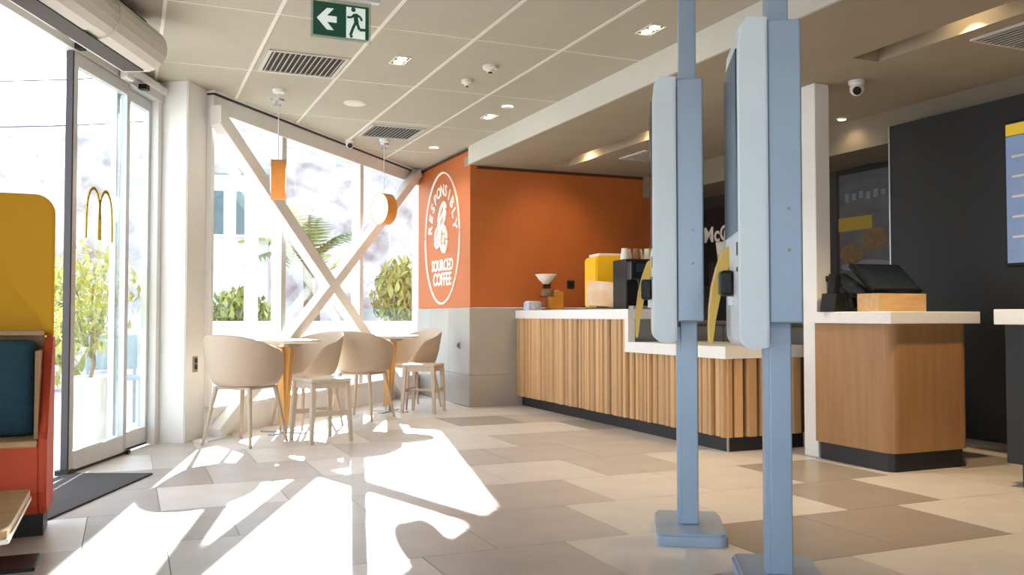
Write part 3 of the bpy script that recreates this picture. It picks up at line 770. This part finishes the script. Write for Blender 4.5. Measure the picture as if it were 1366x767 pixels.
# ------------------------------------------------------------------ things on the order counter
OC = w(4.24, 4.10)
def oc_at(x, y, z=.975): p = GRID @ Vector((x, y, 0)); return (OC[0]+p.x, OC[1]+p.y, z)
t = thing('wooden_box', 'low oak box under the black till screens on the order counter', 'box', oc_at(.27, .25), TH)
bm = B(); box(bm, -.20, .20, -.09, .09, 0, .012); box(bm, -.20, .20, -.09, -.078, .012, .115); box(bm, -.20, .20, .078, .09, .012, .115); obj('tray', bm, 'light_wood', t)
bx('side', 'light_wood', t, -.20, -.188, -.078, .078, .012, .115); bx('side', 'light_wood', t, .188, .20, -.078, .078, .012, .115)
def till(label, x, y, rz, wd, tilt, hgt):
    t = thing('till_screen', label, 'till', oc_at(x, y), TH+rz)
    bx('base', 'black_plastic', t, -.10, .10, -.08, .09, 0, .022, bev=.006)
    bm = B(); cone(bm, (0, .02, .02), (0, .05, hgt), .028, .022, 14); obj('stem', bm, 'black_plastic', t)
    M = Matrix.Translation((0, .05, hgt)) @ Matrix.Rotation(R(tilt), 4, 'X')
    bm = B(); box(bm, -wd/2, wd/2, -.12, .17, -.02, .012, M=M, bev=.008); obj('monitor', bm, 'black_plastic', t)
    bm = B(); box(bm, -wd/2+.012, wd/2-.012, -.11, .16, .012, .014, M=M); obj('screen', bm, 'screen_black', t)
till('black till screen tilted back, wide one at the right of the order counter', .49, .45, R(-4), .42, 40, .215)
till('black till screen tilted back, left one beside the white column', .245, .53, R(6), .25, 32, .17)
t = thing('card_terminal', 'black card payment terminal on its cradle at the left of the order counter', 'card terminal', oc_at(.015, .50), TH+R(20))
bm = B(); prism(bm, [(-.075, 0), (.075, 0), (.06, .06), (.03, .12), (-.045, .12)], 'y', -.05, .05); obj('cradle', bm, 'black_plastic', t)
bm = B(); box(bm, -.035, .035, -.03, .03, 0, .15, M=Matrix.Translation((.0, .0, .10)) @ Matrix.Rotation(R(14), 4, 'Y'), bev=.01); obj('handset', bm, 'black_gloss', t)
bm = B(); tube(bm, [(.05, .0, .08), (.09, -.01, .12), (.08, -.02, .18), (.03, -.01, .22)], .006, 6); obj('coiled_lead', bm, 'black_plastic', t)
t = thing('receipt_spike', 'tiny shiny bell beside the oak box on the order counter', 'bell', oc_at(.53, .27), TH)
bm = B(); lathe(bm, [(0, 0), (.035, 0), (.034, .012), (.022, .03), (.006, .038), (.006, .05), (0, .05)], 18); obj('dome', bm, 'steel', t, smooth=True)
bx('foot', 'black_plastic', t, -.03, .03, -.03, .03, -.0005, .004)

# ------------------------------------------------------------------ service wall: poster, menu board, sign, back bench
def on_plane_c(px, c):
    k = (px-683)/1200.0; b = (c*CT-k*c*ST)/(ST+k*CT); return b
pb0, pb1 = on_plane_c(1193, 5.995), on_plane_c(1126, 5.995)
t = thing('menu_poster', 'dark framed food poster recessed behind the dark menu wall', 'poster', (*w(5.998, (pb0+pb1)/2), 1.72), TH)
hw = (pb1-pb0)/2
bx('frame', 'black_plastic', t, -.04, 0, -hw-.05, hw+.05, -.62, .55, bev=.004); bx('print', 'poster_print', t, -.046, -.04, -hw, hw, -.55, .50)
for nm, m, y, z, a, b_ in (('banner', 'poster_yellow', .10, .05, .20, .06), ('burger', 'poster_food', -.13, -.10, .15, .10), ('burger', 'poster_food', .14, -.22, .15, .09), ('plate', 'poster_pale', -.02, -.33, .30, .05)):
    bm = B(); prism(bm, [(y+a*math.cos(2*math.pi*i/24)*(1 if nm != 'banner' else 1), z+b_*math.sin(2*math.pi*i/24)) for i in range(24)] if nm != 'banner' else [(y-a, z-b_), (y+a, z-b_), (y+a, z+b_), (y-a, z+b_)], 'x', -.049, -.0461)
    obj(nm, bm, m, t)
me = text_mesh('NEW RANGE', .10, .003); me.materials.append(MATS['poster_pale']); me.transform(Matrix.Translation((-.048, 0, .30)) @ MT)
bpy.data.meshes.remove(me)
for i in range(7):
    bx('headline', 'poster_pale', t, -.049, -.0461, hw*.75-i*.085-.05, hw*.75-i*.085, .25+.01*(i % 3), .33-.012*(i % 2))
mb0 = on_plane_c(1345.5, 5.25)
t = thing('menu_board', 'lit menu screen on the dark wall at the right edge', 'screen', (*w(5.288, mb0), 1.75), TH)
bx('frame', 'black_plastic', t, -.035, 0, -.62, .012, -.48, .46, bev=.003); bx('screen', 'menu_screen', t, -.040, -.035, -.60, 0, -.46, .36); bx('header', 'menu_yellow', t, -.040, -.035, -.60, 0, .365, .44)
for i in range(5): bx('line', 'print_white', t, -.042, -.0401, -.3, -.04, .22-.13*i, .235-.13*i)
sb = on_plane_c(958, 5.93)
t = thing('coffee_sign', 'black panel with white lettering and cup glimpsed between the two kiosks', 'sign', (*w(5.998, sb), 1.72), TH)
bx('board', 'black_plastic', t, -.04, 0, -.75, .62, -.45, .42, bev=.003)
me = text_mesh('McCafé', .24, .006); me.materials.append(MATS['print_white']); me.transform(Matrix.Translation((-.043, -.08, .12)) @ MT); obj('lettering', me, None, t)
# back bench along the service wall
t = thing('back_bench', 'grey steel back bench along the dark service wall', 'bench', (*w(5.42, 5.4), 0), TH)
bx('worktop', 'steel', t, -.02, .575, 0, 3.3, .86, .90, bev=.004)
for i in range(5): bx('cabinet_door', 'cabinet_grey', t, 0, .02, .01+i*.655, .65+i*.655, .11, .85, bev=.003)
bx('body', 'cabinet_grey', t, .02, .575, 0, 3.3, .10, .86); bx('plinth', 'plinth_black', t, .05, .575, 0, 3.3, 0, .10)
t = thing('milk_jug', 'white jug with a looped handle glimpsed between the two kiosks', 'jug', on(5.62, sb-.56, .90), TH+R(60))
bm = B(); lathe(bm, [(0, .60), (.08, .60), (.10, .80), (.095, .80), (.075, .61), (0, .61)], 24)
obj('body', bm, 'cup_white', t, smooth=True); bm = B(); tube(bm, [(.10*math.cos(R(a))*.8, 0, .80+.12*math.sin(R(a))) for a in range(0, 181, 15)], .012, 8); obj('handle', bm, 'cup_white', t)
bx('riser', 'black_plastic', t, -.16, .16, -.16, .16, 0, .60, bev=.01)

# ------------------------------------------------------------------ ceiling fittings
def onceil(px, py, z=CEIL):
    d = pix(px, py); k = (z-H)/d.z; return Vector((d.x*k, d.y*k, z))
def vent(label, c0, c1, b0, b1, z=CEIL, n=14):
    cx, by = (c0+c1)/2, (b0+b1)/2; t = thing('air_vent', label, 'vent', (*w(cx, by), z), TH)
    hx, hy = (c1-c0)/2, (b1-b0)/2
    bm = B(); f = .022
    box(bm, -hx, hx, -hy, -hy+f, -.012, 0); box(bm, -hx, hx, hy-f, hy, -.012, 0); box(bm, -hx, -hx+f, -hy+f, hy-f, -.012, 0); box(bm, hx-f, hx, -hy+f, hy-f, -.012, 0)
    obj('frame', bm, 'vent_slat', t); bx('backing', 'vent_dark', t, -hx+f, hx-f, -hy+f, hy-f, -.003, -.0005)
    for i in range(n):
        x = -hx+f+(i+.5)*(2*hx-2*f)/n; bm = B(); box(bm, -.009, .009, -hy+f, hy-f, -.0015, .0015, M=Matrix.Translation((x, 0, -.011)) @ Matrix.Rotation(R(-42), 4, 'Y')); obj('slat', bm, 'vent_slat', t)
vent('slatted ceiling vent close to the exit sign', .845, 1.385, 6.07, 6.62)
vent('slatted ceiling vent farther back near the orange wall', 2.06, 2.58, 8.10, 8.66)
p = onceil(862, 207, LOW); c_, b_ = cb(p.x, p.y); vent('slatted ceiling vent above the tall counter', c_-.16, c_+.35, b_-.25, b_+.25, LOW, 12)
p = onceil(1352, 42, LOW); c_, b_ = cb(p.x, p.y); vent('slatted ceiling vent near the top right corner', c_-.1, c_+.4, b_-.3, b_+.2, LOW, 12)
def spotlight(parent, loc, energy, size, ang=110, col=(1, .80, .55)):
    l = bpy.data.lights.new('lamp_light', 'SPOT'); l.energy = energy; l.spot_size = R(ang); l.spot_blend = .7; l.shadow_soft_size = size; l.color = col
    o = bpy.data.objects.new('lamp_light', l); COL.objects.link(o); o.parent = parent; o.location = loc; return o
def twin(label, px, py, e):
    p = onceil(px, py); t = thing('twin_downlight', label, 'downlight', tuple(p), TH)
    bm = B(); box(bm, -.055, .055, -.10, -.092, -.008, 0); box(bm, -.055, .055, .092, .10, -.008, 0); box(bm, -.055, -.047, -.092, .092, -.008, 0); box(bm, .047, .055, -.092, .092, -.008, 0); box(bm, -.047, .047, -.004, .004, -.008, 0)
    obj('frame', bm, 'grid_bar', t); bx('well', 'vent_dark', t, -.047, .047, -.092, .092, -.002, -.0005)
    for s in (-1, 1):
        bm = B(); lathe(bm, [(0, -.010), (.030, -.008), (.034, -.002), (0, -.002)], 18); obj('lens', bm, 'spot_glow', t, loc=(0, s*.047, 0))
    spotlight(t, (0, 0, -.03), e, .04)
SE = 16
twin('twin square downlight just right of the exit sign', 534, 80, SE); twin('twin square downlight beside the bulkhead, farthest back', 653, 155, SE); twin('twin square downlight with two bright lenses beside the kiosk pole', 868, 39, SE*3)
def disc(nm, label, cat, px, py, r, m, h=.012, lit=0):
    p = onceil(px, py); t = thing(nm, label, cat, tuple(p), TH)
    bm = B(); lathe(bm, [(0, -h), (r*.82, -h), (r, -h*.4), (r, 0), (0, 0)], 28); obj('cover', bm, m, t)
    bm = B(); lathe(bm, [(r*.80, -h-.002), (r*.86, -h-.002), (r*.86, -h), (r*.80, -h)], 28); obj('rim', bm, 'grid_bar', t)
    if lit: spotlight(t, (0, 0, -.04), lit, .04)
    return t
disc('ceiling_speaker', 'round white ceiling speaker between the two vents', 'speaker', 474, 137, .095, 'grid_bar')
disc('round_downlight', 'small round lit downlight near the bulkhead', 'downlight', 677, 142, .045, 'spot_glow', .008, SE*.7)
disc('round_downlight', 'small round lit downlight next to the orange emblem wall', 'downlight', 579, 197, .045, 'spot_glow', .008, SE*.7)
def detector(label, px, py, r, m='grid_bar'):
    p = onceil(px, py); t = thing('smoke_detector', label, 'detector', tuple(p), TH)
    bm = B(); lathe(bm, [(0, -.045), (r*.45, -.045), (r*.55, -.03), (r*.95, -.024), (r, -.01), (r, 0), (0, 0)], 24); obj('body', bm, m, t)
    bm = B(); lathe(bm, [(0, -.052), (r*.25, -.052), (r*.3, -.045), (0, -.045)], 14); obj('sensor', bm, 'black_plastic', t)
detector('white round smoke detector, the larger one between twin downlights', 654, 88, .055); detector('white round motion sensor, the smaller one between twin downlights', 623, 107, .042)
def sprinkler(label, px, py):
    p = onceil(px, py); t = thing('sprinkler', label, 'sprinkler', tuple(p), TH)
    bm = B(); lathe(bm, [(0, -.012), (.05, -.012), (.055, 0), (0, 0)], 18); obj('escutcheon', bm, 'steel', t)
    bm = B(); cone(bm, (0, 0, -.012), (0, 0, -.045), .016, .012, 12); obj('body', bm, 'steel', t)
    bm = B(); cone(bm, (0, 0, -.045), (0, 0, -.052), .032, .030, 14); obj('deflector', bm, 'outlet_metal', t)
sprinkler('small steel sprinkler head above the column end of the window', 370, 133); sprinkler('small steel sprinkler head under the farther vent', 512, 192)
def cctv(label, p, rz, s=1.0):
    t = thing('security_camera', label, 'camera', tuple(p), rz)
    bm = B(); lathe(bm, [(0, -.03), (.05*s, -.03), (.055*s, -.02), (.055*s, 0), (0, 0)], 24); obj('mount', bm, 'frame_white', t)
    bm = B(); bmesh.ops.create_uvsphere(bm, u_segments=20, v_segments=12, radius=.047*s); bmesh.ops.translate(bm, verts=bm.verts, vec=(0, 0, -.055*s)); obj('ball', bm, 'frame_white', t, smooth=True)
    bm = B(); cone(bm, (0, -.025*s, -.068*s), (0, -.043*s, -.079*s), .030*s, .026*s, 18); obj('lens', bm, 'black_gloss', t)
p = onceil(1143, 108, LOW); cctv('white turret security camera above the order counter', p, R(-20), 1.0)
cctv('white turret security camera above the window mullion', (-1.63, 9.0, CEIL), R(10), .9)
# exit sign
d = pix(455, 28); k = 4.8/d.y; P = Vector((0, 0, H))+d*k
t = thing('exit_sign', 'green running figure exit sign with left arrow hung from the ceiling', 'exit sign', tuple(P), TH)
sw, sh = .150, .090
bx('panel', 'exit_green', t, -sw, sw, -.008, .008, -sh, sh); bx('frame', 'clear_plastic', t, -sw-.012, sw+.012, -.006, .006, -sh-.012, sh+.03)
bx('mount_bar', 'frame_white', t, -sw-.06, sw+.06, -.02, .02, sh+.028, sh+.05, bev=.004); bx('mount_box', 'cabinet_grey', t, -sw-.01, sw+.03, -.025, .025, sh+.05, CEIL-P.z, bev=.003)
bm = B(); prism(bm, [(-.132, 0), (-.078, .058), (-.042, .058), (-.078, .017), (-.026, .017), (-.026, -.017), (-.078, -.017), (-.042, -.058), (-.078, -.058)], 'y', -.011, -.0085); obj('arrow', bm, 'exit_white', t)
bx('doorway', 'exit_white', t, .026, .130, -.0105, -.0085, -.090, .078)
bm = B(); yy = -.0125
def limb(pts, r):
    for a, b in zip(pts, pts[1:]):
        a, b = Vector(a), Vector(b); dd = b-a; L = dd.length
        box(bm, -.0, L, -.001, .001, -r, r, M=Matrix.Translation((a.x, yy, a.y)) @ Matrix.Rotation(-math.atan2(dd.y, dd.x), 4, 'Y'))
limb([(.088, .045), (.096, -.008)], .012); limb([(.094, .04), (.118, .028), (.124, .010)], .006); limb([(.084, .04), (.066, .022), (.044, .022)], .006)
limb([(.090, -.004), (.076, -.035), (.062, -.075), (.072, -.085)], .0075); limb([(.098, -.004), (.112, -.040), (.148, -.038)], .0075)
bmesh.ops.create_circle(bm, cap_ends=True, segments=16, radius=.0125, matrix=Matrix.Translation((.078, yy, .066)) @ Matrix.Rotation(R(90), 4, 'X'))
bmesh.ops.translate(bm, verts=bm.verts, vec=(-.014, 0, 0)); obj('running_figure', bm, 'exit_green', t)

# trough lights in the counter ceiling
def trough(label, px, py, e, ang=150):
    p = onceil(px, py, LOW); c_, b_ = cb(p.x, p.y); t = thing('trough_light', label, 'downlight', (*w((SC0+SC1)/2, b_), LOW+SD), TH)
    bx('housing', 'grid_bar', t, -.05, .05, -.16, .16, -.03, 0, bev=.004); bx('diffuser', 'cove_glow', t, -.042, .042, -.15, .15, -.034, -.03)
    spotlight(t, (0, 0, -.06), e, .05, ang, (1, .70, .38))
TE = 20
trough('warm strip light in the far ceiling trough near the orange wall', 780, 212, TE); trough('warm strip light in the far ceiling trough beside the kiosk', 865, 183, TE); trough('warm strip light in the near ceiling trough at the upper right', 1300, 40, TE*6, 100)
p = onceil(1150, 160, LOW)
def wash(label, c, b, e):  # added lamp and fitting, standing in for a reflected glow by the fascia
    t = thing('added_wash_light', label, 'downlight', (*w(c, b), LOW), TH)
    bm = B(); lathe(bm, [(0, -.010), (.035, -.010), (.045, -.004), (.045, 0), (0, 0)], 20); obj('trim_ring', bm, 'grid_bar', t)
    bm = B(); lathe(bm, [(0, -.013), (.030, -.012), (.030, -.010), (0, -.010)], 18); obj('lens', bm, 'spot_glow', t); spotlight(t, (0, 0, -.03), e, .03, 150, (1, .76, .48))
wash('small round added light for a reflected glow beside the fascia behind the white turret camera', 5.25, 5.55, 2.5)

# ------------------------------------------------------------------ booth at the left edge
bt = thing('booth_bench', 'red and yellow booth bench with a teal back cushion', 'booth', (-1.955, 3.80, 0), TH)
bm = B(); prism(bm, rrect(-.52, -.004, .86, 1.50, .085, corners=(0, 0, 1, 0)), 'y', .31, .36)
bmesh.ops.bevel(bm, geom=[e for e in bm.edges if abs(e.verts[0].co.y-e.verts[1].co.y) < .001], offset=.006, segments=2, affect='EDGES')
obj('back_panel', bm, 'booth_yellow', bt)
# thin red end panel: sloped arm, curved foot
bm = B()
prism(bm, [(0, .43), (.03, .46), (.22, .80), (.27, .86), (.40, .86), (.40, .10), (.10, .10), (.05, .115), (.015, .15), (0, .21)], 'x', -.035, .0)
bmesh.ops.bevel(bm, geom=[e for e in bm.edges if abs(e.verts[0].co.x-e.verts[1].co.x) < .001], offset=.008, segments=2, affect='EDGES')
obj('end_panel', bm, 'booth_red', bt)
bm = B(); prism(bm, [(.002, .40), (.40, .40), (.40, .10), (.10, .10), (.05, .115), (.017, .15), (.002, .21)], 'x', -.52, -.0355); obj('seat_front', bm, 'booth_red', bt)
bx('seat_board', 'light_wood', bt, -.52, -.037, -.012, .30, .40, .428, bev=.006)
bx('back_board', 'panel_wood', bt, -.52, -.037, .27, .309, .43, .86)
bx('side_board', 'panel_wood', bt, -.052, -.0365, .03, .27, .43, .80)
bx('top_rail', 'light_wood', bt, -.52, -.037, .20, .309, .862, .885, bev=.004)
bx('cushion', 'teal_fabric', bt, -.52, -.062, .13, .268, .43, .845, bev=.035, smooth=True)
bx('plinth', 'plinth_black', bt, -.52, -.02, .14, .38, 0, .10)
lt = thing('low_table', 'low pale topped table on a black pedestal at the lower left corner', 'table', (-2.02, 3.16, 0), TH)
bm = B(); prism(bm, rrect(-.32, .27, -.40, .36, .015, corners=(1, 1, 1, 1)), 'z', .235, .262); obj('top', bm, 'light_wood', lt)
bm = B(); prism(bm, rrect(-.325, .275, -.405, .365, .018, corners=(1, 1, 1, 1)), 'z', .22, .235); obj('edge_band', bm, 'cup_white', lt)
bx('post', 'black_plastic', lt, 0.02, .12, .17, .27, .014, .22, bev=.004); bx('foot', 'black_plastic', lt, -.20, .31, .10, .33, 0, .014, bev=.003)

# ------------------------------------------------------------------ outdoors
bm = B(); vs = [bm.verts.new(p) for p in ((-70, -12, -.05), (40, -12, -.05), (40, 70, -.05), (-70, 70, -.05))]; bm.faces.new(vs)
struct(obj('ground', bm, 'patio'))
# rocky hillside behind
bm = B(); NA, NR = 120, 26; grid = []
for j in range(NR+1):
    u = j/NR; row = []
    for i in range(NA+1):
        a = R(-62 + 92*i/NA); d = 17+14*u
        s = min(1, u/.45); s = s*s*(3-2*s)
        top = 5.6 + 1.2*noise.noise(Vector((i*.06, 3.1, 0))) - .8*max(0, (i/NA-.45))
        p = Vector((math.sin(a)*d, math.cos(a)*d, 0)); f = noise.fractal(p*.7+Vector((0, 0, u*4)), 1.0, 2.0, 5)
        z = top*s + f*.55*min(1, u*6); dd = d + f*.9*(1 if u > .02 else 0)
        row.append(bm.verts.new((math.sin(a)*dd, math.cos(a)*dd, z-.06)))
    grid.append(row)
for a, b in zip(grid, grid[1:]):
    for i in range(NA): bm.faces.new((a[i], a[i+1], b[i+1], b[i]))
bmesh.ops.recalc_face_normals(bm, faces=bm.faces)
o = obj('hillside', bm, 'rock'); tag(o, 'pale rocky hillside rising beyond the glass', 'hill')
def leaves(bm, centre, rad, n, size, sq=1.0, seed=1):
    rr = random.Random(seed)
    for _ in range(n):
        v = Vector((rr.gauss(0, 1), rr.gauss(0, 1), rr.gauss(0, 1))).normalized()*rad*rr.random()**.4
        p = Vector(centre)+Vector((v.x, v.y, v.z*sq)); s = size*(.6+.8*rr.random())
        q = Matrix.Rotation(rr.random()*6.28, 3, 'Z') @ Matrix.Rotation(rr.random()*3.14, 3, 'X')
        f = [bm.verts.new(p + q @ Vector(c)) for c in ((0, -s, 0), (s*.4, 0, s*.12), (0, s, 0), (-s*.4, 0, s*.12))]
        bm.faces.new(f)
def plant(nm, label, loc, rad, n, size, sq, trunk, m='foliage', cat='tree', seed=1):
    t = thing(nm, label, cat, (loc[0], loc[1], loc[2]))
    bm = B(); leaves(bm, (0, 0, trunk+rad*sq*.8), rad, n, size, sq, seed); obj('foliage', bm, m, t)
    bm = B(); rr = random.Random(seed)
    tube(bm, [(0, 0, 0), (.02, .01, trunk*.5), (-.01, .02, trunk+rad*sq*.5)], max(.012, rad*.05), 8)
    for k in range(5):
        a = k*1.3; tube(bm, [(0, 0, trunk*.7), (rad*.3*math.cos(a), rad*.3*math.sin(a), trunk+rad*sq*.5), (rad*.6*math.cos(a), rad*.6*math.sin(a), trunk+rad*sq)], max(.006, rad*.02), 6)
    obj('trunk', bm, 'bark', t)
pl = thing('planter', 'tall white planter pot outside the door glass', 'planter', (-3.05, 6.52, -.05))
bm = B(); lathe(bm, [(0, 0), (.13, 0), (.17, .56), (.155, .56), (.15, .50), (0, .50)], 28); obj('pot', bm, 'garden_white', pl, smooth=False); bm = B(); lathe(bm, [(0, .50), (.149, .50), (.12, .52), (0, .525)], 20); obj('soil', bm, 'bark', pl)
plant('potted_tree', 'yellow green bushy tree growing in the white planter', (-3.05, 6.52, .47), .33, 900, .035, 1.35, .25, seed=4)
plant('garden_shrub', 'yellow green shrub seen through the open doorway', (-6.2, 12.0, -.05), .8, 1200, .09, 1.1, .2, cat='shrub', seed=9)
plant('garden_shrub', 'pale green shrub behind the first window pane', (-4.25, 13.95, -.05), .62, 1500, .09, 1.0, .3, cat='shrub', seed=12)
plant('garden_tree', 'leafy tree behind the last window pane by the orange wall', (-1.75, 15.6, -.05), .7, 1200, .10, 1.0, .8, seed=15)
def palm(label, loc, h, nf, L, seed):
    t = thing('palm_tree', label, 'palm', loc); rr = random.Random(seed)
    bm = B(); tube(bm, [(0, 0, 0), (.05, 0, h*.5), (0, .05, h)], .14, 10); obj('trunk', bm, 'bark', t)
    for i in range(nf):
        a = 2*math.pi*i/nf + rr.random()*.4; e0 = R(20+55*rr.random()); bm = B(); p = Vector((0, 0, h)); d = Vector((math.cos(a)*math.cos(e0), math.sin(a)*math.cos(e0), math.sin(e0))); sp = []
        for k in range(9): sp.append(p.copy()); p = p+d*(L/8); d = (d+Vector((0, 0, -.17))).normalized()
        tube(bm, sp, .018, 5)
        for k in range(1, 9):
            side = (sp[k]-sp[k-1]).cross(Vector((0, 0, 1))).normalized(); fw = (sp[k]-sp[k-1]).normalized()
            for s in (-1, 1):
                for q in (0, .5):
                    b0 = sp[k-1].lerp(sp[k], q); ln = L*.30*math.sin(math.pi*(k+.6)/10)
                    tip = b0+side*s*ln+fw*ln*.5+Vector((0, 0, -ln*.25)); wv = fw*.035
                    bm.faces.new([bm.verts.new(x) for x in (b0-wv, b0+wv, tip)])
        obj('frond', bm, 'foliage_dark' if i % 2 else 'foliage', t)
palm('palm tree with arching fronds behind the middle window pane', (-3.45, 15.3, -.05), 1.9, 12, 1.3, 3)
# neighbour building
nb = thing('neighbour_building', 'small pale building with two dark windows beyond the glass', 'building', (-4.70, 14.95, -.05), R(14))
bx('wall', 'garden_white', nb, -.62, .62, 0, 1.2, 0, 3.35); bx('roof', 'cabinet_grey', nb, -.72, .72, -.15, 1.3, 3.35, 3.45)
for x in (-.27, .27):
    f = bx('window', 'frame_white', nb, x-.21, x+.21, -.05, 0, 2.30, 3.12); bx('glass', 'teal_glass', f, x-.17, x+.17, -.06, -.05, 2.35, 3.07)
t = thing('patio_post', 'slim white post standing outside the first window pane', 'post', (-3.25, 11.2, -.05))
bx('shaft', 'garden_white', t, -.07, .07, -.07, .07, 0, 3.6, bev=.01); bx('foot', 'garden_white', t, -.12, .12, -.12, .12, 0, .03)
t = thing('garden_wall', 'low white garden wall across the patio beyond the window', 'wall', (-1.0, 13.4, -.05), R(8))
bx('wall', 'garden_white', t, -3.6, 5, 0, .2, 0, .85); bx('coping', 'garden_white', t, -3.65, 5.05, -.04, .24, .85, .92, bev=.008)
t = thing('patio_chair', 'blue grey metal patio chair outside the fixed door glass', 'chair', (-3.62, 8.2, -.05), R(30))
bx('seat', 'blue_grey', t, -.22, .22, -.22, .22, .42, .45, bev=.006); bx('backrest', 'blue_grey', t, -.22, .22, .19, .22, .50, .82, bev=.006)
for sx in (-1, 1):
    for sy in (-1, 1): bx('leg', 'blue_grey', t, sx*.2-.012, sx*.2+.012, sy*.2-.012, sy*.2+.012, 0, .82 if sy > 0 else .42)
for (z0, z1, lab, yy_) in ((5.05, 5.25, 'upper overhead power line crossing the sky left of the door', 16), (4.25, 4.40, 'lower overhead power line crossing the sky left of the door', 16)):
    bm = B(); tube(bm, [(-16+i*1.0, yy_+.0, z0+(z1-z0)*i/14+.012*(i-7)**2) for i in range(15)], .012, 6); o = obj('power_line', bm, 'cable'); tag(o, lab, 'cable')
